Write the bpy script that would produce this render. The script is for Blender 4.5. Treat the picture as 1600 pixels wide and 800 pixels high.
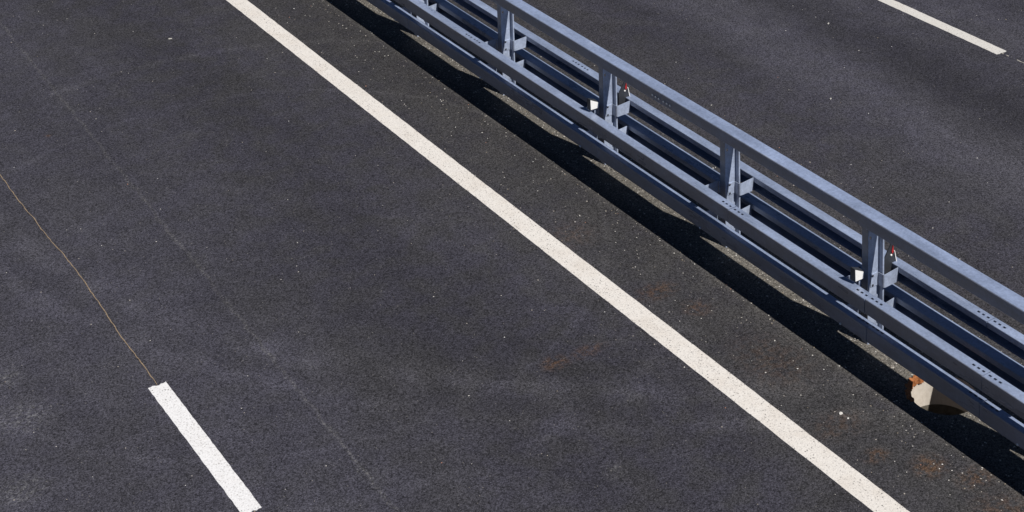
import bpy, math, random
from mathutils import Vector, Matrix

for o in list(bpy.data.objects):
    bpy.data.objects.remove(o, do_unlink=True)
scene = bpy.context.scene
col = scene.collection
random.seed(7)

# ------------------------------------------------------------------ camera
# world: x across the road (to the right), y along the road (away), z up
H = 9.486
G = H / 9.4
F_PX, YAW, PITCH, ROLL, PP_Y = 2831.58, 0.564519, 0.182438, 0.029089, -630.2
cam_data = bpy.data.cameras.new("camera")
cam = bpy.data.objects.new("camera", cam_data)
col.objects.link(cam)
fwd = Vector((math.sin(YAW) * math.cos(PITCH), math.cos(YAW) * math.cos(PITCH), -math.sin(PITCH)))
right = Vector((math.cos(YAW), -math.sin(YAW), 0))
down = fwd.cross(right)
c_, s_ = math.cos(ROLL), math.sin(ROLL)
r2 = c_ * right + s_ * down
d2 = -s_ * right + c_ * down
m = Matrix((r2, -d2, -fwd)).transposed().to_4x4()
m.translation = Vector((0, 0, H))
cam.matrix_world = m
cam_data.sensor_fit = 'HORIZONTAL'
cam_data.sensor_width = 36.0
cam_data.lens = F_PX / 1600.0 * 36.0
cam_data.shift_x = 0.0
cam_data.shift_y = (PP_Y - 400.0) / 1600.0
cam_data.clip_start = 0.1
cam_data.clip_end = 6000
scene.camera = cam
scene.render.resolution_x, scene.render.resolution_y = 1024, 512

# ------------------------------------------------------------------ light
LIGHT = Vector((-0.18, 0.80, -1.0)).normalized()          # the way sunlight travels
to_sun = -LIGHT
elev = math.asin(to_sun.z)
azim = math.atan2(to_sun.x, to_sun.y)
world = bpy.data.worlds.new("World")
scene.world = world
world.use_nodes = True
wn = world.node_tree
sky = wn.nodes.new("ShaderNodeTexSky")
sky.sky_type = 'NISHITA'
sky.sun_disc = False
sky.sun_elevation = elev
sky.sun_rotation = azim
sky.air_density = 0.42
sky.dust_density = 0.0
sky.ozone_density = 3.0
wn.links.new(sky.outputs[0], wn.nodes["Background"].inputs[0])
wn.nodes["Background"].inputs[1].default_value = 0.05
sun_data = bpy.data.lights.new("sun", 'SUN')
sun_data.energy = 5.0
sun_data.angle = math.radians(0.5)
sun_data.color = (1.0, 0.96, 0.90)
sun = bpy.data.objects.new("sun", sun_data)
sun.rotation_euler = LIGHT.to_track_quat('-Z', 'Y').to_euler()
sun.location = (4, -10, 20)
col.objects.link(sun)
scene.cycles.diffuse_bounces = 2
scene.cycles.glossy_bounces = 3
vs = scene.view_settings
vs.view_transform = 'Standard'
vs.look = 'None'
vs.exposure = 0.0
vs.gamma = 1.0
vs.use_curve_mapping = False

# ------------------------------------------------------------------ node helpers
class NT:
    def __init__(self, name):
        self.mat = bpy.data.materials.new(name)
        self.mat.use_nodes = True
        self.t = self.mat.node_tree
        self.bsdf = self.t.nodes["Principled BSDF"]
        tc = self.t.nodes.new("ShaderNodeTexCoord")
        self.pos = tc.outputs["Object"]
    def geo(self):
        g = self.t.nodes.new("ShaderNodeNewGeometry")
        self.pos = g.outputs["Position"]
        return self
    def _in(self, sock, v):
        if isinstance(v, bpy.types.NodeSocket):
            self.t.links.new(v, sock)
        elif v is not None:
            if isinstance(v, (tuple, list)) and len(v) == 3 and sock.type == 'RGBA':
                v = (*v, 1)
            sock.default_value = v
    def math(self, op, a, b=None, c=None, clamp=False):
        n = self.t.nodes.new("ShaderNodeMath")
        n.operation = op
        n.use_clamp = clamp
        self._in(n.inputs[0], a); self._in(n.inputs[1], b); self._in(n.inputs[2], c)
        return n.outputs[0]
    def noise(self, scale, detail=3, rough=0.5, vec=None, dist=0.0):
        n = self.t.nodes.new("ShaderNodeTexNoise")
        self._in(n.inputs["Vector"], vec or self.pos)
        n.inputs["Scale"].default_value = scale
        n.inputs["Detail"].default_value = detail
        n.inputs["Roughness"].default_value = rough
        n.inputs["Distortion"].default_value = dist
        return n.outputs[0]
    def voronoi(self, scale, vec=None, out="Distance", rand=1.0):
        n = self.t.nodes.new("ShaderNodeTexVoronoi")
        self._in(n.inputs["Vector"], vec or self.pos)
        n.inputs["Scale"].default_value = scale
        n.inputs["Randomness"].default_value = rand
        return n.outputs[out]
    def scaled(self, s, off=(0, 0, 0), rot=(0, 0, 0)):
        n = self.t.nodes.new("ShaderNodeMapping")
        self._in(n.inputs["Vector"], self.pos)
        n.inputs["Scale"].default_value = s
        n.inputs["Location"].default_value = off
        n.inputs["Rotation"].default_value = rot
        return n.outputs[0]
    def rng(self, v, a, b, c=0.0, d=1.0, smooth=True):
        n = self.t.nodes.new("ShaderNodeMapRange")
        if smooth: n.interpolation_type = 'SMOOTHSTEP'
        self._in(n.inputs[0], v)
        for i, q in enumerate((a, b, c, d)): n.inputs[1 + i].default_value = q
        return n.outputs[0]
    def sep(self, v=None):
        n = self.t.nodes.new("ShaderNodeSeparateXYZ")
        self._in(n.inputs[0], v or self.pos)
        return n.outputs
    def mix(self, f, a, b, blend='MIX'):
        n = self.t.nodes.new("ShaderNodeMix")
        n.data_type = 'RGBA'
        n.blend_type = blend
        self._in(n.inputs[0], f); self._in(n.inputs[6], a); self._in(n.inputs[7], b)
        return n.outputs[2]
    def scale_col(self, colr, f):
        n = self.t.nodes.new("ShaderNodeVectorMath")
        n.operation = 'SCALE'
        if isinstance(colr, bpy.types.NodeSocket): self.t.links.new(colr, n.inputs[0])
        else: n.inputs[0].default_value = colr
        self._in(n.inputs["Scale"], f)
        return n.outputs[0]
    def bump(self, h, dist=0.004, strength=1.0):
        n = self.t.nodes.new("ShaderNodeBump")
        n.inputs["Distance"].default_value = dist
        n.inputs["Strength"].default_value = strength
        self._in(n.inputs["Height"], h)
        self.t.links.new(n.outputs[0], self.bsdf.inputs["Normal"])
    def set(self, color=None, rough=None, metal=None, spec=None):
        self._in(self.bsdf.inputs["Base Color"], color)
        self._in(self.bsdf.inputs["Roughness"], rough)
        self._in(self.bsdf.inputs["Metallic"], metal)
        self._in(self.bsdf.inputs["Specular IOR Level"], spec)
        return self.mat

# ------------------------------------------------------------------ materials
def mat_asphalt():
    n = NT("asphalt").geo()
    x, y, _ = n.sep()
    # stones in the surface: every cell its own tone, dark binder between them
    cell = n.sep(n.voronoi(95, out="Color"))
    edge = n.voronoi(95)
    fine = n.noise(170, 2, 0.6)
    mid = n.noise(38, 3, 0.6)
    tone = n.math('ADD', n.rng(cell[0], 0, 1, 0.55, 1.45, False), n.rng(edge, 0.35, 0.75, 0.0, -0.35))
    tone = n.math('MULTIPLY', tone, n.rng(fine, 0.3, 0.7, 0.70, 1.30, False))
    tone = n.math('MULTIPLY', tone, n.rng(mid, 0.3, 0.7, 0.74, 1.26, False))
    # open pits between the stones
    pitc = n.sep(n.voronoi(34, out="Color"))
    pits = n.math('MULTIPLY', n.rng(n.voronoi(34), 0.12, 0.30, 1.0, 0.0), n.rng(pitc[2], 0.52, 0.66))
    tone = n.math('MULTIPLY', tone, n.math('SUBTRACT', 1.06, n.math('MULTIPLY', pits, 0.48)))
    # large, slow differences in the paving, drawn out along the road
    big = n.noise(0.55, 4, 0.55, n.scaled((1.0, 0.35, 1.0)))
    mott = n.noise(2.6, 5, 0.62)
    tone = n.math('MULTIPLY', tone, n.rng(big, 0.3, 0.7, 0.86, 1.14, False))
    tone = n.math('MULTIPLY', tone, n.rng(mott, 0.3, 0.7, 0.87, 1.13, False))
    lines = n.noise(2.2, 4, 0.6, n.scaled((3.2, 0.10, 1.0)))
    tone = n.math('MULTIPLY', tone, n.rng(lines, 0.3, 0.7, 0.945, 1.055, False))
    wob = n.math('MULTIPLY', n.math('SUBTRACT', n.noise(0.5, 3), 0.5), 0.6)
    xw = n.math('ADD', x, wob)
    def band(c, w):
        return n.rng(n.math('ABSOLUTE', n.math('SUBTRACT', xw, c)), 0.0, w, 1.0, 0.0)
    # polished wheel tracks and the worn lane to the left
    tracks = n.math('ADD', n.math('MULTIPLY', n.rng(xw, 6.6, 4.6), 0.20), n.math('MULTIPLY', band(13.7, 0.8), 0.46))
    tracks = n.math('ADD', tracks, n.math('MULTIPLY', band(16.2, 0.9), 0.22))
    tracks = n.math('SUBTRACT', tracks, n.math('MULTIPLY', band(14.75, 0.65), 0.22))
    tracks = n.math('SUBTRACT', tracks, n.math('MULTIPLY', band(7.4, 0.9), 0.08))
    tone = n.math('MULTIPLY', tone, n.math('ADD', tracks, 1.0))
    # colour: bluish on the driven lanes, brownish with dust along the barrier
    dust = n.rng(n.math('ABSOLUTE', n.math('SUBTRACT', xw, 10.3)), 0.55, 2.2, 1.0, 0.0)
    dust = n.math('MULTIPLY', dust, n.rng(mott, 0.35, 0.6, 0.6, 1.0))
    lane = n.math('ADD', n.rng(xw, 7.6, 5.2), n.rng(xw, 12.0, 13.6))
    blue = n.math('MULTIPLY', n.rng(n.noise(0.9, 3, 0.5, n.scaled((1, 0.5, 1), (3, 1, 0))), 0.25, 0.55), n.rng(n.noise(3.4, 3, 0.5), 0.35, 0.6, 0.35, 1.0))
    c = n.mix(blue, (0.0500, 0.0492, 0.0540), (0.0490, 0.0478, 0.0630))
    c = n.mix(n.math('MULTIPLY', lane, 0.55), c, (0.0510, 0.0502, 0.0650))
    c = n.mix(dust, c, (0.0515, 0.0500, 0.0520))
    # gravelly silt right under the barrier
    silt = n.rng(n.math('ABSOLUTE', n.math('SUBTRACT', n.math('ADD', x, n.math('MULTIPLY', wob, 0.25)), 10.42)), 0.30, 0.70, 1.0, 0.0)
    c = n.mix(silt, c, (0.140, 0.130, 0.116))
    # pale scuffed seam, slanting a little, and faint arcs of old tyre marks
    sx = n.math('ADD', x, n.math('ADD', n.math('MULTIPLY', y, -0.0285), n.math('MULTIPLY', n.math('SUBTRACT', n.noise(5.0, 3), 0.5), 0.10)))
    seam = n.rng(n.math('ABSOLUTE', n.math('SUBTRACT', sx, 5.455)), 0.0, 0.035, 1.0, 0.0)
    seam = n.math('MULTIPLY', seam, n.rng(n.noise(2.4, 6, 0.75), 0.28, 0.52, 0.2, 1.0))
    c = n.mix(n.math('MULTIPLY', seam, n.rng(n.noise(42, 3, 0.7), 0.45, 0.66, 0.04, 0.6)), c, (0.15, 0.147, 0.145))
    arc = None
    for (cx, cy, rr, ww, st) in ((13.42, 18.63, 8.99, 0.26, 0.32), (13.42, 18.63, 9.45, 0.18, 0.24), (6.66, 15.36, 3.35, 0.06, 0.24), (6.9, 15.6, 4.35, 0.12, 0.20), (17.0, 20.5, 5.2, 0.3, 0.12)):
        ax, ay = n.math('SUBTRACT', x, cx), n.math('SUBTRACT', y, cy)
        d = n.math('SQRT', n.math('ADD', n.math('MULTIPLY', ax, ax), n.math('MULTIPLY', ay, ay)))
        v = n.rng(n.math('ABSOLUTE', n.math('SUBTRACT', d, rr)), 0.0, ww, st, 0.0)
        arc = v if arc is None else n.math('ADD', arc, v)
    arc = n.math('MULTIPLY', arc, n.rng(n.noise(1.3, 5, 0.6), 0.34, 0.60, 0.15, 1.0))
    tone = n.math('MULTIPLY', tone, n.math('ADD', arc, 1.0))
    pale = None
    for (px, py, rr) in ((3.75, 14.0, .34), (3.8, 14.65, .22), (3.45, 13.1, .3), (7.42, 10.61, .16), (5.0, 11.2, .3)):
        ax, ay = n.math('SUBTRACT', x, px), n.math('SUBTRACT', y, py)
        d = n.math('SQRT', n.math('ADD', n.math('MULTIPLY', ax, ax), n.math('MULTIPLY', ay, ay)))
        v = n.rng(d, 0.0, rr, 1.0, 0.0)
        pale = v if pale is None else n.math('MAXIMUM', pale, v)
    pale = n.math('MULTIPLY', pale, n.rng(n.noise(22, 5, 0.7), 0.44, 0.66))
    c = n.mix(n.math('MULTIPLY', pale, 0.6), c, (0.15, 0.15, 0.155))
    # pale scuffs
    scuff = n.math('MULTIPLY', n.rng(n.noise(1.1, 6, 0.7, n.scaled((1, 1, 1), (11, 4, 0))), 0.60, 0.76), n.rng(n.noise(26, 4, 0.7), 0.42, 0.66))
    c = n.mix(n.math('MULTIPLY', scuff, 0.45), c, (0.135, 0.135, 0.145))
    # rust blown off the steelwork
    stain = None
    for (px, py, sx_, sy_, st) in ((7.78, 11.95, .16, .12, .85), (8.12, 11.93, .22, .10, .6), (9.17, 12.33, .25, .16, .65), (9.30, 11.9, .16, .16, .6),
                                   (9.19, 9.92, .30, .2, .35), (9.18, 9.46, .14, .10, .8), (9.43, 9.13, .18, .16, .9), (9.62, 8.83, .2, .15, .7), (9.33, 10.9, .35, .5, .3),
                                   (5.53, 18.7, .05, .05, .8), (9.1, 13.6, .3, .3, .25), (9.5, 8.4, .3, .3, .5)):
        dx = n.math('DIVIDE', n.math('SUBTRACT', x, px * G), sx_)
        dy = n.math('DIVIDE', n.math('SUBTRACT', y, py * G), sy_)
        d = n.math('SQRT', n.math('ADD', n.math('MULTIPLY', dx, dx), n.math('MULTIPLY', dy, dy)))
        v = n.rng(d, 0.0, 1.25, st, 0.0)
        stain = v if stain is None else n.math('MAXIMUM', stain, v)
    stain = n.math('MULTIPLY', stain, n.rng(n.noise(14, 5, 0.7), 0.40, 0.62))
    c = n.mix(n.math('MULTIPLY', stain, 0.8), c, (0.135, 0.072, 0.036))
    # light chips in the mix
    chip = n.sep(n.voronoi(46, out="Color"))
    chipd = n.voronoi(46)
    chipm = n.math('MULTIPLY', n.rng(chip[1], 0.972, 0.98), n.rng(chipd, 0.16, 0.26, 1.0, 0.0))
    c = n.scale_col(c, tone)
    c = n.mix(n.math('MULTIPLY', chipm, 0.7), c, (0.25, 0.235, 0.215))
    n.bump(n.math('ADD', n.math('MULTIPLY', edge, -1.0), n.math('MULTIPLY', fine, 0.5)), 0.0035, 0.7)
    return n.set(c, 0.9, 0.0, 0.12)

def mat_paint(name, base, pit_amt, stain_amt):
    n = NT(name).geo()
    g = n.noise(70, 3, 0.65)
    v = n.voronoi(42)
    vc = n.sep(n.voronoi(42, out="Color"))
    pit = n.math('MULTIPLY', n.rng(v, 0.14, 0.34, 1.0, 0.0), n.rng(vc[0], 0.58, 0.72))
    pit = n.math('MULTIPLY', pit, n.rng(n.noise(2.2, 3), 0.34, 0.58, 0.25, 1.0))
    dirt = n.rng(n.noise(3.2, 5, 0.65), 0.40, 0.72)
    fine = n.rng(n.noise(62, 3, 0.7), 0.53, 0.68)
    c = n.mix(n.math('MULTIPLY', dirt, stain_amt), base, (0.50, 0.42, 0.34))
    c = n.mix(n.math('MULTIPLY', fine, pit_amt * 0.75), c, (0.30, 0.28, 0.27))
    c = n.mix(n.math('MULTIPLY', pit, pit_amt), c, (0.10, 0.095, 0.095))
    c = n.scale_col(c, n.rng(g, 0.3, 0.7, 0.90, 1.08, False))
    n.bump(n.math('ADD', g, n.math('MULTIPLY', pit, -0.6)), 0.004, 0.6)
    return n.set(c, 0.75, 0.0, 0.3)

def mat_zinc(name, base, metal=0.42, rough=0.42, wear=0.10, side_shade=0.75):
    n = NT(name).geo()
    sp = n.sep(n.voronoi(55, out="Color"))
    blot = n.noise(4.5, 5, 0.6, n.scaled((1, 0.3, 1)))
    streak = n.noise(9, 4, 0.7, n.scaled((3.0, 3.0, 0.25)))
    chalk = n.rng(n.noise(7, 6, 0.72, n.scaled((1.4, 0.35, 1.4), (5, 2, 1))), 0.56, 0.74)
    t = n.math('MULTIPLY', n.rng(sp[0], 0, 1, 0.90, 1.10, False), n.rng(blot, 0.3, 0.7, 0.74, 1.24, False))
    t = n.math('MULTIPLY', t, n.rng(streak, 0.3, 0.7, 0.91, 1.09, False))
    c = n.scale_col(base, t)
    c = n.mix(n.math('MULTIPLY', chalk, wear * 3.0), c, (0.44, 0.50, 0.64))
    # shade painted into faces turned across the road: dull brown mixed over the zinc
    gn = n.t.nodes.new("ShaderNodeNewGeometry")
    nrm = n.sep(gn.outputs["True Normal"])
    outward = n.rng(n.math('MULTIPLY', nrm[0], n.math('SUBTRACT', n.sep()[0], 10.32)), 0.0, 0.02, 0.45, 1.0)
    shade_mask = n.math('MULTIPLY', n.rng(n.math('ABSOLUTE', nrm[0]), 0.4, 0.8), n.rng(n.noise(6, 5, 0.7, n.scaled((2, 0.6, 2), (1, 7, 3))), 0.25, 0.65, side_shade * 0.7, side_shade))
    c = n.mix(n.math('MULTIPLY', shade_mask, outward), c, (0.155, 0.142, 0.138))
    r = n.math('ADD', n.rng(blot, 0.3, 0.7, rough - 0.07, rough + 0.1, False), n.math('MULTIPLY', chalk, 0.12))
    n.bump(n.noise(30, 3), 0.0006, 0.5)
    return n.set(c, r, metal, 0.8)

def mat_plain(name, c, rough=0.6, metal=0.0, var=0.12, scale=40, spec=0.5):
    n = NT(name).geo()
    g = n.noise(scale, 4, 0.6)
    n.bump(g, 0.001, 0.5)
    return n.set(n.scale_col(c, n.rng(g, 0.3, 0.7, 1 - var, 1 + var, False)), rough, metal, spec)

def mat_slab():
    n = NT("stained_concrete").geo()
    x, y, z = n.sep()
    g = n.noise(22, 5, 0.65)
    runs = n.noise(16, 4, 0.7, n.scaled((1, 1, 0.15)))
    rust = n.math('MULTIPLY', n.rng(z, -0.16, -0.01), n.rng(runs, 0.45, 0.62))
    c = n.mix(n.rng(g, 0.35, 0.7), (0.66, 0.60, 0.53), (0.58, 0.52, 0.45))
    c = n.mix(n.math('MULTIPLY', n.rng(z, -0.10, -0.005), 0.5), c, (0.42, 0.25, 0.13))
    n.bump(g, 0.003, 0.6)
    return n.set(c, 0.85, 0.0, 0.3)

def mat_gravel():
    n = NT("gravel").geo()
    info = n.t.nodes.new("ShaderNodeAttribute")
    info.attribute_name = "tint"
    ramp = n.t.nodes.new("ShaderNodeValToRGB")
    cr = ramp.color_ramp
    cr.interpolation = 'CONSTANT'
    cr.elements[0].position = 0; cr.elements[0].color = (.15, .14, .13, 1)
    cr.elements[1].position = .35; cr.elements[1].color = (.36, .33, .30, 1)
    for p, q in ((.6, (.26, .22, .17, 1)), (.72, (.55, .53, .50, 1)), (.93, (.40, .20, .14, 1)), (.96, (.72, .71, .70, 1))):
        e = cr.elements.new(p); e.color = q
    n.t.links.new(info.outputs["Fac"], ramp.inputs[0])
    return n.set(ramp.outputs[0], 0.85, 0.0, 0.3)

M = {}
M['asphalt'] = mat_asphalt()
M['cream'] = mat_paint("cream_road_paint", (0.715, 0.685, 0.652), 0.95, 0.24)
M['white'] = mat_paint("white_road_paint", (0.77, 0.77, 0.785), 0.9, 0.08)
M['grey_white'] = mat_paint("worn_road_paint", (0.62, 0.605, 0.58), 0.7, 0.15)
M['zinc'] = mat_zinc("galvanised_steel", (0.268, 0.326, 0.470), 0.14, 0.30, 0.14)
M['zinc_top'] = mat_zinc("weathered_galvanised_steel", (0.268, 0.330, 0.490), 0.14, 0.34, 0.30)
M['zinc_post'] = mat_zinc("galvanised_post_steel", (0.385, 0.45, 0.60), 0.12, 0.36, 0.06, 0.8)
M['bolt'] = mat_plain("bolt_steel", (0.62, 0.64, 0.68), 0.35, 0.6, 0.05)
M['lens_white'] = mat_plain("white_reflector_plastic", (0.86, 0.85, 0.83), 0.35, 0.0, 0.03)
M['lens_red'] = mat_plain("red_reflector_plastic", (0.45, 0.03, 0.035), 0.3, 0.0, 0.05)
M['black'] = mat_plain("dark_grey_plastic", (0.03, 0.033, 0.04), 0.5, 0.0, 0.1)
M['joint'] = mat_plain("sandy_crack_filler", (0.27, 0.205, 0.14), 0.9, 0.0, 0.3, 60, 0.2)
M['pale_joint'] = mat_plain("pale_seam_filler", (0.36, 0.34, 0.31), 0.9, 0.0, 0.3, 60, 0.2)
M['slab'] = mat_slab()
M['shaft_shade'] = mat_plain("shaded_shaft_wall", (0.120, 0.108, 0.088), 0.9, 0.0, 0.4, 18, 0.2)  # dark tone standing in for the shade deep in the drain
M['rust'] = mat_plain("rust", (0.34, 0.13, 0.05), 0.9, 0.0, 0.55, 45, 0.2)
M['gravel'] = mat_gravel()
M['dull_paper'] = mat_plain("dull_scrap", (0.36, 0.35, 0.33), 0.8, 0.0, 0.08)
M['paper'] = mat_plain("pale_scrap", (0.62, 0.60, 0.57), 0.8, 0.0, 0.08)
M['grass'] = mat_plain("rough_verge", (0.07, 0.085, 0.035), 0.95, 0.0, 0.4, 3, 0.2)

# ------------------------------------------------------------------ mesh helpers
def link(name, verts, faces, mat, parent=None, loc=None, smooth=False):
    me = bpy.data.meshes.new(name)
    me.from_pydata(verts, [], faces)
    me.validate()
    me.materials.append(mat)
    if smooth:
        for p in me.polygons: p.use_smooth = True
    o = bpy.data.objects.new(name, me)
    col.objects.link(o)
    if parent: o.parent = parent
    if loc: o.location = loc
    return o

def tag(o, label=None, category=None, group=None, kind=None):
    if label: o["label"] = label
    if category: o["category"] = category
    if group: o["group"] = group
    if kind: o["kind"] = kind
    return o

def empty(name, loc):
    o = bpy.data.objects.new(name, None)
    o.location = loc
    o.empty_display_size = 0.2
    col.objects.link(o)
    return o

def box_vf(x0, x1, y0, y1, z0, z1):
    v = [(x, y, z) for x in (x0, x1) for y in (y0, y1) for z in (z0, z1)]
    f = [(0, 1, 3, 2), (4, 6, 7, 5), (0, 4, 5, 1), (2, 3, 7, 6), (0, 2, 6, 4), (1, 5, 7, 3)]
    return v, f

def round_path(pts, radii, seg=3):
    """a 2D polyline with its inner corners rounded"""
    out = [pts[0]]
    for i in range(1, len(pts) - 1):
        p, a, b = Vector(pts[i]), Vector(pts[i - 1]), Vector(pts[i + 1])
        r = radii if not isinstance(radii, (list, tuple)) else radii[i - 1]
        if r <= 0:
            out.append(pts[i]); continue
        u, v = (a - p).normalized(), (b - p).normalized()
        s, e = p + u * r, p + v * r
        for k in range(seg + 1):
            t = k / seg
            q = s * (1 - t) ** 2 + p * 2 * t * (1 - t) + e * t * t
            out.append((q.x, q.y))
    out.append(pts[-1])
    return out

def sheet(name, path, ws, mapping, mat, parent, skip=(), thick=0.004, closed=False):
    """bent sheet metal: a 2D path swept over the stations ws, cells in skip punched out"""
    n, k = len(path), len(ws)
    verts = [mapping(a, b, w) for w in ws for (a, b) in path]
    faces = []
    for j in range(k - 1):
        for i in range(n if closed else n - 1):
            if (i, j) in skip: continue
            i2 = (i + 1) % n
            faces.append((j * n + i, j * n + i2, (j + 1) * n + i2, (j + 1) * n + i))
    o = link(name, verts, faces, mat, parent)
    md = o.modifiers.new("thickness", 'SOLIDIFY')
    md.thickness = thick
    md.offset = 0
    return o

def bolt_vf(c, axis, r=0.013, h=0.011):
    """a hexagon head with a domed top, pointing along axis"""
    ax = Vector(axis).normalized()
    u = ax.orthogonal().normalized()
    v = ax.cross(u)
    c = Vector(c)
    vs_, fs = [], []
    for hh, rr in ((-0.004, r), (h * 0.6, r), (h, r * 0.6)):
        for k in range(6):
            t = k * math.pi / 3
            vs_.append(tuple(c + ax * hh + (u * math.cos(t) + v * math.sin(t)) * rr))
    for L in range(2):
        for k in range(6):
            k2 = (k + 1) % 6
            fs.append((L * 6 + k, L * 6 + k2, L * 6 + 6 + k2, L * 6 + 6 + k))
    fs.append(tuple(range(12, 18)))
    return vs_, fs

# ------------------------------------------------------------------ ground and road
HX, HY, HR = 10.19 * G, 9.72 * G, 0.28 * G          # the open drain under the barrier
def holed_sheet(name, x0, x1, y0, y1, z, mat, r, half=0.6, seg=48):
    """a flat sheet with one round opening"""
    a0, a1, b0, b1 = HX - half, HX + half, HY - half, HY + half
    v = [(x, y, z) for y in (y0, b0, b1, y1) for x in (x0, a0, a1, x1)]
    f = [(j * 4 + i, j * 4 + i + 1, j * 4 + i + 5, j * 4 + i + 4) for j in range(3) for i in range(3) if (i, j) != (1, 1)]
    base = len(v)
    for k in range(seg):
        t = 2 * math.pi * k / seg
        cx, sy = math.cos(t), math.sin(t)
        q = half / max(abs(cx), abs(sy))
        v.append((HX + r * cx, HY + r * sy, z))
        v.append((HX + q * cx, HY + q * sy, z))
    for k in range(seg):
        k2 = (k + 1) % seg
        f.append((base + 2 * k, base + 2 * k + 1, base + 2 * k2 + 1, base + 2 * k2))
    return link(name, v, f, mat)
tag(holed_sheet("ground", -2500, 2500, -2500, 2500, -0.03, M['grass'], HR + 0.03), kind="structure")
road = tag(holed_sheet("road", -3.5, 24, -300, 300, 0.0, M['asphalt'], HR), kind="structure")

def marking(name, x0, x1, y0, y1, mat, step=0.06, jag=0.004, zt=0.004, notch=None):
    """a laid road marking: a thin layer of paint with edges that are not quite straight"""
    ny = max(2, int((y1 - y0) / step))
    L, R = [], []
    for i in range(ny + 1):
        y = y0 + (y1 - y0) * i / ny
        L.append((x0 + random.uniform(-jag, jag), y))
        R.append((x1 + random.uniform(-jag, jag), y))
    nx = 7
    rows = []
    for i in range(ny + 1):
        row = []
        for k in range(nx + 1):
            t = k / nx
            y = L[i][1]
            if i in (0, ny) and 0 < k < nx: y += random.uniform(-0.012, 0.012)
            if notch and i == ny and k == notch: y -= 0.03
            row.append((L[i][0] * (1 - t) + R[i][0] * t, y, zt))
        rows.append(row)
    verts = [p for r in rows for p in r]
    W = nx + 1
    faces = [(i * W + k, i * W + k + 1, (i + 1) * W + k + 1, (i + 1) * W + k) for i in range(ny) for k in range(nx)]
    b0 = len(verts)
    rim = [rows[i][0] for i in range(ny + 1)] + [rows[ny][k] for k in range(1, W)] + [rows[i][nx] for i in range(ny - 1, -1, -1)] + [rows[0][k] for k in range(nx - 1, 0, -1)]
    ridx = [i * W for i in range(ny + 1)] + [ny * W + k for k in range(1, W)] + [i * W + nx for i in range(ny - 1, -1, -1)] + [k for k in range(nx - 1, 0, -1)]
    verts += [(p[0], p[1], 0.0005) for p in rim]
    nr = len(rim)
    faces += [(ridx[i], ridx[(i + 1) % nr], b0 + (i + 1) % nr, b0 + i) for i in range(nr)]
    return link(name, verts, faces, mat)

tag(marking("edge_line", 0.92525 * H, 0.94905 * H, 2.0, 60.0, M['cream'], 0.09, 0.0022), "long solid cream edge line running beside the steel barrier", "road marking", "painted road markings")
tag(marking("lane_dash", 0.5022 * H, 0.51935 * H, 1.2448 * H, 1.4525 * H, M['white'], 0.05, 0.003, notch=4), "short bright white dash at the end of the sandy crack", "road marking", "painted road markings")
tag(marking("lane_dash", 1.6470 * H, 1.6643 * H, 1.4898 * H, 1.4898 * H + 6.0, M['grey_white'], 0.06, 0.003), "off-white lane dash on the carriageway beyond the barrier", "road marking", "painted road markings")

def seam(name, x, y0, y1, w, mat, amp, step=0.05, gaps=0.0, drift=None, z=0.004):
    """a narrow wandering strip of filler in the asphalt"""
    ny = int((y1 - y0) / step)
    verts, faces = [], []
    wx = 0.0
    for i in range(ny + 1):
        y = y0 + (y1 - y0) * i / ny
        wx = wx * 0.93 + random.uniform(-amp, amp)
        hw = w * random.uniform(0.35, 0.65)
        dx = drift(y) if drift else 0
        verts += [(x + wx + dx - hw, y, z), (x + wx + dx + hw, y, z), (x + wx + dx - hw * 1.25, y, 0.0005), (x + wx + dx + hw * 1.25, y, 0.0005)]
    for i in range(ny):
        if random.random() < gaps: continue
        a = i * 4
        faces += [(a, a + 1, a + 5, a + 4), (a + 2, a, a + 4, a + 6), (a + 1, a + 3, a + 7, a + 5)]
    return link(name, verts, faces, mat, road)
seam("crack", 0.5114 * H, 1.4525 * H, 32.0, 0.0075, M['joint'], 0.006, drift=lambda y: 0.035 * math.exp(-((y - 15.9) / 1.1) ** 2))
seam("crack", 0.5114 * H, 3.0, 1.2448 * H, 0.007, M['joint'], 0.006)
seam("crack", 1.6557 * H, 3.0, 1.4898 * H, 0.012, M['pale_joint'], 0.004, 0.04, 0.25)
seam("crack", 11.545 * G, 14.33, 16.65, 0.012, M['pale_joint'], 0.004, 0.04, 0.2)

# ------------------------------------------------------------------ steel barrier
XC = 10.32
barrier = empty("safety_barrier", (0, 0, 0))
tag(barrier, "blue-grey galvanised steel safety barrier with double rails running diagonally across the road", "barrier")
Y_END0, Y_END1 = 0.6, 37.6
POSTS = [10.765 + 2.005 * k for k in range(-5, 14)]
if True:
    fix = {10.765: 10.772, 12.77: 12.735, 14.775: 14.76, 16.78: 16.78}
    POSTS = [fix.get(round(p, 3), p) for p in POSTS]

def slots(yc, spacing=0.0525, gap=0.072, length=0.030):
    cs = [yc + s * (gap / 2 + spacing * k) for s in (-1, 1) for k in range(3)]
    return sorted((c - length / 2, c + length / 2) for c in cs)

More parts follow.
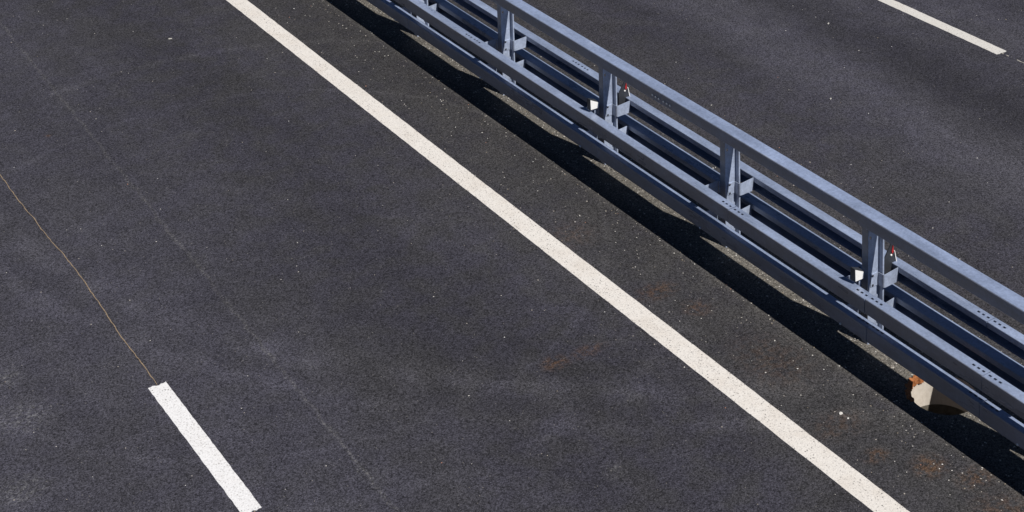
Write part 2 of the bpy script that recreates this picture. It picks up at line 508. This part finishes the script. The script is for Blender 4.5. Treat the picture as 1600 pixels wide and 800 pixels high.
def c_rail(name, x_out, x_in, ztop, h, joints, end0, end1, slotted, seed, lip=0.0):
    """one run of C-shaped rail, open towards the posts, in sections that meet at joints"""
    rnd = random.Random(seed)
    s = 1 if x_in > x_out else -1
    ys = [end0] + sorted(joints) + [end1]
    xm = x_out + (x_in - x_out) * 0.50
    path = [(x_in, ztop - 0.050), (x_in, ztop), (xm + s * 0.010, ztop), (xm - s * 0.010, ztop), (x_out, ztop), (x_out, ztop - h), (x_in + s * lip, ztop - h)]
    path = round_path(path, [0.006, 0, 0, 0.010, 0.010])
    i_slot = min(range(len(path) - 1), key=lambda i: abs((path[i][0] + path[i + 1][0]) / 2 - xm) + 9 * abs(path[i][1] - ztop) + 9 * abs(path[i + 1][1] - ztop) + 5 * abs(abs(path[i][0] - path[i + 1][0]) - 0.020))
    for i in range(len(ys) - 1):
        y0, y1 = ys[i] + 0.003, ys[i + 1] - 0.003
        cuts = []
        for j in ys[1:-1]:
            if j in slotted:
                cuts += [c for c in slots(j) if c[0] > y0 + 0.005 and c[1] < y1 - 0.005]
        st = sorted({y0, y1, *[q for c in cuts for q in c]})
        skip = {(i_slot, st.index(c[0])) for c in cuts}
        dz, dx = rnd.uniform(-0.002, 0.002), rnd.uniform(-0.002, 0.002)
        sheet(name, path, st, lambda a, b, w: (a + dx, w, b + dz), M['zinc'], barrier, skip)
    for j in ys[1:-1]:
        # overlapping sleeve behind the joint
        p2 = [(x_in - s * 0.008, ztop - 0.022), (x_out + s * 0.007, ztop - 0.022), (x_out + s * 0.007, ztop - h + 0.006), (x_in - s * 0.008, ztop - h + 0.006)]
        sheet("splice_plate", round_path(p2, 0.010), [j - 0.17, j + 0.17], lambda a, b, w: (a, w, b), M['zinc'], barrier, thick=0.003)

FU, FL, RU, RL = 0.676, 0.401, 0.676, 0.401
UP_D, LO_D, LO_DR, UP_H, LO_H = 0.106, 0.091, 0.131, 0.137, 0.141
XO = 0.350        # from centre to the outer face of the upper rails
XI, XIR = 0.326, 0.345        # ... of the lower rails, near and far side
far = [20.95, 24.95, 28.95, 32.95]
jf = [1.1, 5.1, 9.10, 10.43, 12.26, 16.95] + far
jr = [3.60, 9.60, 15.63, 21.63, 27.63, 33.6]
c_rail("upper_rail", XC - XO, XC - XO + UP_D, FU, UP_H, jf, Y_END0, Y_END1, set(jf), 1)
c_rail("lower_rail", XC - XI, XC - XI + LO_D, FL, LO_H, [5.14, 9.14, 10.43, 14.43, 18.43, 22.4, 26.4, 30.4, 34.4], Y_END0, Y_END1, {9.14, 10.43}, 2)
c_rail("upper_rail", XC + XO, XC + XO - UP_D, RU, UP_H, jr, Y_END0, Y_END1, set(jr), 3)
c_rail("lower_rail", XC + XIR, XC + XIR - LO_DR, RL, LO_H, [2.8, 6.8, 11.02, 17.1, 23.1, 29.1, 35.1], Y_END0, Y_END1, {11.02, 17.1}, 4)

# top rail: closed box section on the post heads
TX0, TX1, TZ0, TZ1 = 10.229, 10.383, 1.117, 1.236
def box_outline(x0, x1, z0, z1, r=0.012, seg=3):
    pts = []
    for (cx, cz, a0) in ((x1 - r, z1 - r, 0), (x0 + r, z1 - r, 90), (x0 + r, z0 + r, 180), (x1 - r, z0 + r, 270)):
        for k in range(seg + 1):
            a = math.radians(a0 + 90 * k / seg)
            pts.append((cx + r * math.cos(a), cz + r * math.sin(a)))
    return pts
tj = [1.62, 5.62, 9.62 - 1.99, 13.62, 19.62, 25.62, 31.62]
tys = [Y_END0] + tj + [Y_END1]
for i in range(len(tys) - 1):
    dz = random.uniform(-0.0015, 0.0015)
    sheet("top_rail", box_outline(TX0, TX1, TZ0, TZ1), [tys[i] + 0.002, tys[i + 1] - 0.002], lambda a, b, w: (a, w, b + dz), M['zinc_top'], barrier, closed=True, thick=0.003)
for j in tj:
    sheet("splice_plate", box_outline(TX0 + .006, TX1 - .006, TZ0 + .006, TZ1 - .006), [j - 0.2, j + 0.2], lambda a, b, w: (a, w, b), M['zinc_top'], barrier, closed=True, thick=0.003)
    for y0, y1 in slots(j, 0.0525, 0.078, 0.02):
        vv, ff = bolt_vf((TX0 - 0.001, (y0 + y1) / 2, TZ0 + 0.050), (-1, 0, 0), 0.0125, 0.012)
        link("bolt", vv, ff, M['bolt'], barrier)

# posts: folded S section, with bent straps out to the four rails
PX0, PX1 = XC - 0.060, XC + 0.067
def make_post(yp):
    root = empty("post", (0, yp, 0))
    root.parent = barrier
    path = [(PX0 + 0.018, 0.0), (PX0, 0.0), (PX0, -0.077), (PX0 + 0.012, -0.077), (PX0 + 0.034, -0.077), (PX1, -0.077), (PX1, -0.127), (PX1 + 0.014, -0.127)]
    path = round_path(path, [0.005, 0.006, 0, 0, 0.006, 0.004], 2)
    i_hole = min(range(len(path) - 1), key=lambda i: abs((path[i][0] + path[i + 1][0]) / 2 - (PX0 + 0.023)) + abs(path[i][1] + 0.077) + abs(path[i + 1][1] + 0.077))
    zs = [-0.4, TZ0 - 0.116, TZ0 - 0.086, TZ0 - 0.002]
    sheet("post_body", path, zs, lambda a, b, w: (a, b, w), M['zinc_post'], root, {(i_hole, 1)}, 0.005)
    head = box_vf(PX0 - 0.02, PX1 - 0.005, -0.072, 0.002, TZ0 - 0.012, TZ0 - 0.0015)
    link("head_plate", *head, M['zinc_post'], root)
    def strap(pts, z0, z1, rad, flare=0.0):
        p = round_path(pts, rad, 4)
        n = len(p)
        zc = (z0 + z1) / 2
        L = [0]
        for i in range(1, n): L.append(L[-1] + math.dist(p[i], p[i - 1]))
        def mp(a, b, w):
            return (a, b, w)
        verts, faces = [], []
        for w in (z0, z1):
            for i, (a, b) in enumerate(p):
                k = 1 + flare * (L[i] / L[-1]) ** 2
                verts.append((a, b, zc + (w - zc) * k))
        for i in range(n - 1): faces.append((i, i + 1, n + i + 1, n + i))
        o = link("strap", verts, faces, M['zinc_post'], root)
        md = o.modifiers.new("thickness", 'SOLIDIFY'); md.thickness = 0.005; md.offset = 0
        return o
    for zt, h, xr, xf in ((FU, UP_H, XC + XO - UP_D, XC - XO + UP_D), (FL, LO_H, XC + XIR - LO_DR, XC - XI + LO_D)):
        z0, z1 = zt - h + 0.006, zt - 0.010
        strap([(PX0 + 0.028, -0.083), (PX1 - 0.014, -0.083), (PX1 - 0.012, -0.156), (xr - 0.005, -0.140)], z0, z1, [0.016, 0.024], 0.10)
        strap([(PX0 + 0.1, 0.006), (PX0 - 0.012, 0.006), (PX0 - 0.012, 0.02), (xf + 0.005, 0.012)], z0, z1, [0.008, 0.006], 0.05)
        for dz in (-0.045, 0.045):
            for c, ax in (((PX0 + 0.048, -0.086, (z0 + z1) / 2 + dz), (0, -1, 0)),):
                vv, ff = bolt_vf(c, ax, 0.011, 0.007)
                link("bolt", vv, ff, M['black'], root)
    return root

post0 = make_post(POSTS[0])
def copy_post(src, y):
    r = src.copy(); col.objects.link(r); r.parent = barrier; r.location = (0, y, 0)
    for ch in list(src.children):
        c = ch.copy(); col.objects.link(c); c.parent = r
    return r
for y in POSTS[1:]:
    copy_post(post0, y)

# bolts under the lower front rail, seen as bright dots against the road
for yp in POSTS:
    for xx, nx in ((XC - XI - 0.001, -1), (XC + XIR + 0.001, 1)):
        vv, ff = bolt_vf((xx, yp - 0.02, FL - LO_H + 0.012), (nx, 0, -0.3), 0.012, 0.012)
        link("bolt", vv, ff, M['bolt'], barrier)

# reflectors on every other post
def reflector(yp, label_end):
    root = empty("reflector", (0, yp, 0))
    root.parent = barrier
    # front: white wedge standing on the upper front rail
    yb, yf = -0.085, -0.135
    back = [(10.046, FU + 0.032), (10.140, FU + 0.032), (10.140, FU + 0.113), (10.046, FU + 0.153)]
    front = [(10.052, FU + 0.030), (10.152, FU + 0.030), (10.154, FU + 0.096), (10.048, FU + 0.150)]
    v = [(x, yb, z) for x, z in back] + [(x, yf, z) for x, z in front]
    f = [(0, 1, 2, 3), (0, 4, 5, 1), (1, 5, 6, 2), (2, 6, 7, 3), (3, 7, 4, 0)]
    body = link("reflector_body", v, f + [(4, 7, 6, 5)], M['black'], root)
    fr = [(x, yf - 0.004, z) for x, z in ((10.055, FU + 0.034), (10.150, FU + 0.033), (10.151, FU + 0.094), (10.051, FU + 0.145))]
    bk = [(x, yf - 0.0005, z) for x, _, z in fr]
    lens = link("reflector_lens", fr + bk, [(0, 1, 2, 3), (0, 4, 5, 1), (1, 5, 6, 2), (2, 6, 7, 3), (3, 7, 4, 0)], M['lens_white'], root)
    lens["label"] = "white reflector face"
    v, f = box_vf(10.115, 10.135, -0.115, -0.095, FU - 0.06, FU + 0.034)
    link("reflector_stem", v, f, M['zinc_post'], root)
    # rear: dark plate rising to a point, red face turned to the other carriageway
    prof = [(10.470, 0.586), (10.622, 0.616), (10.585, 0.786), (10.566, 0.851), (10.548, 0.861), (10.470, 0.746)]
    y0, y1 = -0.062, -0.052
    v = [(x, y0, z) for x, z in prof] + [(x, y1, z) for x, z in prof]
    n = len(prof)
    f = [tuple(range(n - 1, -1, -1)), tuple(range(n, 2 * n))] + [(i, (i + 1) % n, n + (i + 1) % n, n + i) for i in range(n)]
    pl = link("reflector_plate", v, f, M['black'], root)
    tri = [(10.551, 0.790), (10.560, 0.768), (10.574, 0.786), (10.566, 0.852)]
    v = [(x, -0.070, z) for x, z in tri] + [(x, -0.063, z) for x, z in tri]
    rl = link("reflector_lens", v, [(3, 2, 1, 0), (4, 5, 6, 7), (0, 1, 5, 4), (1, 2, 6, 5), (2, 3, 7, 6), (3, 0, 4, 7)], M['lens_red'], root)
    rl["label"] = "red reflector face"
    rim = [(10.622, 0.616), (10.585, 0.786), (10.592, 0.786), (10.629, 0.616)]
    v = [(x, -0.068, z) for x, z in rim] + [(x, -0.048, z) for x, z in rim]
    link("reflector_rim", v, [(3, 2, 1, 0), (4, 5, 6, 7), (0, 1, 5, 4), (1, 2, 6, 5), (2, 3, 7, 6), (3, 0, 4, 7)], M['lens_white'], root)
    vv, ff = bolt_vf((10.548, -0.064, 0.758), (0, -1, 0), 0.010, 0.008)
    link("bolt", vv, ff, M['lens_white'], root)
for k, yp in enumerate(POSTS):
    if (k - 5) % 4 == 0 or (k - 7) % 4 == 0:
        reflector(yp, "")

# ------------------------------------------------------------------ open drain under the near rail
drain = tag(empty("drain", (HX, HY, 0)), "open round concrete drain hole with rusty rim under the near barrier rail", "drain")
def tube(name, r0, r1, z0, z1, a0, a1, mat, seg=48, wob=0.0):
    """a ring wall (or part of one) with inner and outer face"""
    full = a1 - a0 >= 359
    v, f = [], []
    K = seg if full else seg + 1
    for k in range(K):
        t = math.radians(a0 + (a1 - a0) * k / seg)
        w = random.uniform(-wob, wob)
        for r, z in ((r0 + w, z0), (r0 + w * .5, z1), (r1 + w * 1.5, z1 + w * .3), (r1 + w, z0)):
            v.append((r * math.cos(t), r * math.sin(t), z))
    for k in range(seg):
        k2 = (k + 1) % K
        for i in range(4):
            i2 = (i + 1) % 4
            f.append((k * 4 + i, k2 * 4 + i, k2 * 4 + i2, k * 4 + i2))
    if not full:
        f += [(0, 1, 2, 3), (K * 4 - 1, K * 4 - 2, K * 4 - 3, K * 4 - 4)]
    return link(name, v, f, mat, drain)
tube("concrete_ring", HR + 0.002, HR + 0.025, -0.29, -0.004, 0, 360, M['slab'])
tube("shaft_wall", HR + 0.004, HR + 0.025, -1.2, -0.292, 0, 360, M['shaft_shade'])  # lower wall coloured darker than the ring, shade put into its colour
tube("rusty_rim", HR - 0.008, HR + 0.028, -0.05, 0.014, 82, 165, M['rust'], 22, 0.012)
link("shaft_floor", [(math.cos(k * math.pi / 12) * (HR + .01), math.sin(k * math.pi / 12) * (HR + .01), -1.15) for k in range(24)], [tuple(range(24))], M['black'], drain)

# ------------------------------------------------------------------ small litter one can pick out
def scrap(x, y, lx, ly, h, rot, label, category="litter", mat='dull_paper', name="paper_scrap"):
    vs_ = []
    nx, ny = 5, 3
    rnd = random.Random(int(x * 1000))
    for j in range(ny):
        for i in range(nx):
            u, w = i / (nx - 1) - .5, j / (ny - 1) - .5
            px, py = u * lx * rnd.uniform(.85, 1.1), w * ly * rnd.uniform(.8, 1.1)
            z = 0.003 + h * (1 - (2 * w) ** 2) * rnd.uniform(.6, 1.1)
            vs_.append((px * math.cos(rot) - py * math.sin(rot), px * math.sin(rot) + py * math.cos(rot), z))
    fs = [(j * nx + i, j * nx + i + 1, (j + 1) * nx + i + 1, (j + 1) * nx + i) for j in range(ny - 1) for i in range(nx - 1)]
    o = link(name, vs_, fs, M[mat], None, (x, y, 0))
    md = o.modifiers.new("thickness", 'SOLIDIFY'); md.thickness = 0.003; md.offset = 1
    return tag(o, label, category)
scrap(7.700, 20.496, .045, .022, .010, -.3, "small white scrap lying in the lane near the top of the solid line")
scrap(14.612, 15.975, .04, .02, .010, .4, "small pale scrap just left of the far off-white dash")
scrap(13.230, 14.421, .035, .018, .009, .5, "small pale scrap on the far carriageway midway between top rail and dash")

def pebble(x, y, r, label, seed):
    rnd = random.Random(seed)
    vs_, fs = [], []
    N, Mr = 8, 5
    for j in range(Mr + 1):
        ph = math.pi * j / Mr
        for i in range(N):
            th = 2 * math.pi * i / N
            k = r * rnd.uniform(.75, 1.15)
            vs_.append((k * math.sin(ph) * math.cos(th) * 1.25, k * math.sin(ph) * math.sin(th), max(-.002, r * .55 + k * .7 * math.cos(ph))))
    for j in range(Mr):
        for i in range(N):
            fs.append((j * N + i, (j + 1) * N + i, (j + 1) * N + (i + 1) % N, j * N + (i + 1) % N))
    return tag(link("pebble", vs_, fs, M['paper'], None, (x, y, 0)), label, "pebble")
pebble(9.395, 10.102, .0145, "larger white pebble of the pair between edge line and barrier shadow", 3)
pebble(9.400, 10.021, .009, "smaller white pebble of the pair between edge line and barrier shadow", 4)

# ------------------------------------------------------------------ loose gravel
rnd = random.Random(21)
verts, faces, tint = [], [], []
def stone(x, y, r, t):
    if math.hypot(x - HX, y - HY) < HR + 0.012: return
    b = len(verts)
    a0 = rnd.uniform(0, 6.28)
    zz = r * rnd.uniform(.5, .9)
    for k in range(4):
        a = a0 + k * math.pi / 2 + rnd.uniform(-.3, .3)
        q = r * rnd.uniform(.7, 1.2)
        verts.append((x + q * math.cos(a), y + q * math.sin(a), zz * .35))
    verts.append((x + rnd.uniform(-.3, .3) * r, y + rnd.uniform(-.3, .3) * r, zz))
    verts.append((x, y, -0.001))
    for k in range(4):
        k2 = (k + 1) % 4
        faces.append((b + k, b + k2, b + 4)); faces.append((b + k2, b + k, b + 5))
        tint.extend((t, t))
for _ in range(900):      # scattered over the lanes
    stone(rnd.uniform(2, 18), rnd.uniform(6, 25), rnd.uniform(.004, .008) * (1.35 if rnd.random() < .12 else 1), rnd.choice((rnd.uniform(.3, .6), rnd.uniform(.7, 1))))
for _ in range(1500):     # thrown to the sides, thickening towards the barrier
    s = rnd.choice((-1, 1))
    x = XC + s * (0.35 + abs(rnd.gauss(0, .75)))
    stone(x, rnd.uniform(6, 26), rnd.uniform(.004, .0095), rnd.random())
for _ in range(9000):     # bed of silt and grit under it
    x = XC + 0.05 + rnd.gauss(0, .26)
    stone(x, rnd.uniform(6, 26), rnd.uniform(.004, .011), rnd.random() * .9)
g = link("loose_gravel", verts, faces, M['gravel'])
at = g.data.attributes.new("tint", 'FLOAT', 'FACE')
at.data.foreach_set("value", tint)
tag(g, "pale loose grit scattered over the asphalt and gathered under the barrier", "gravel", kind="stuff")
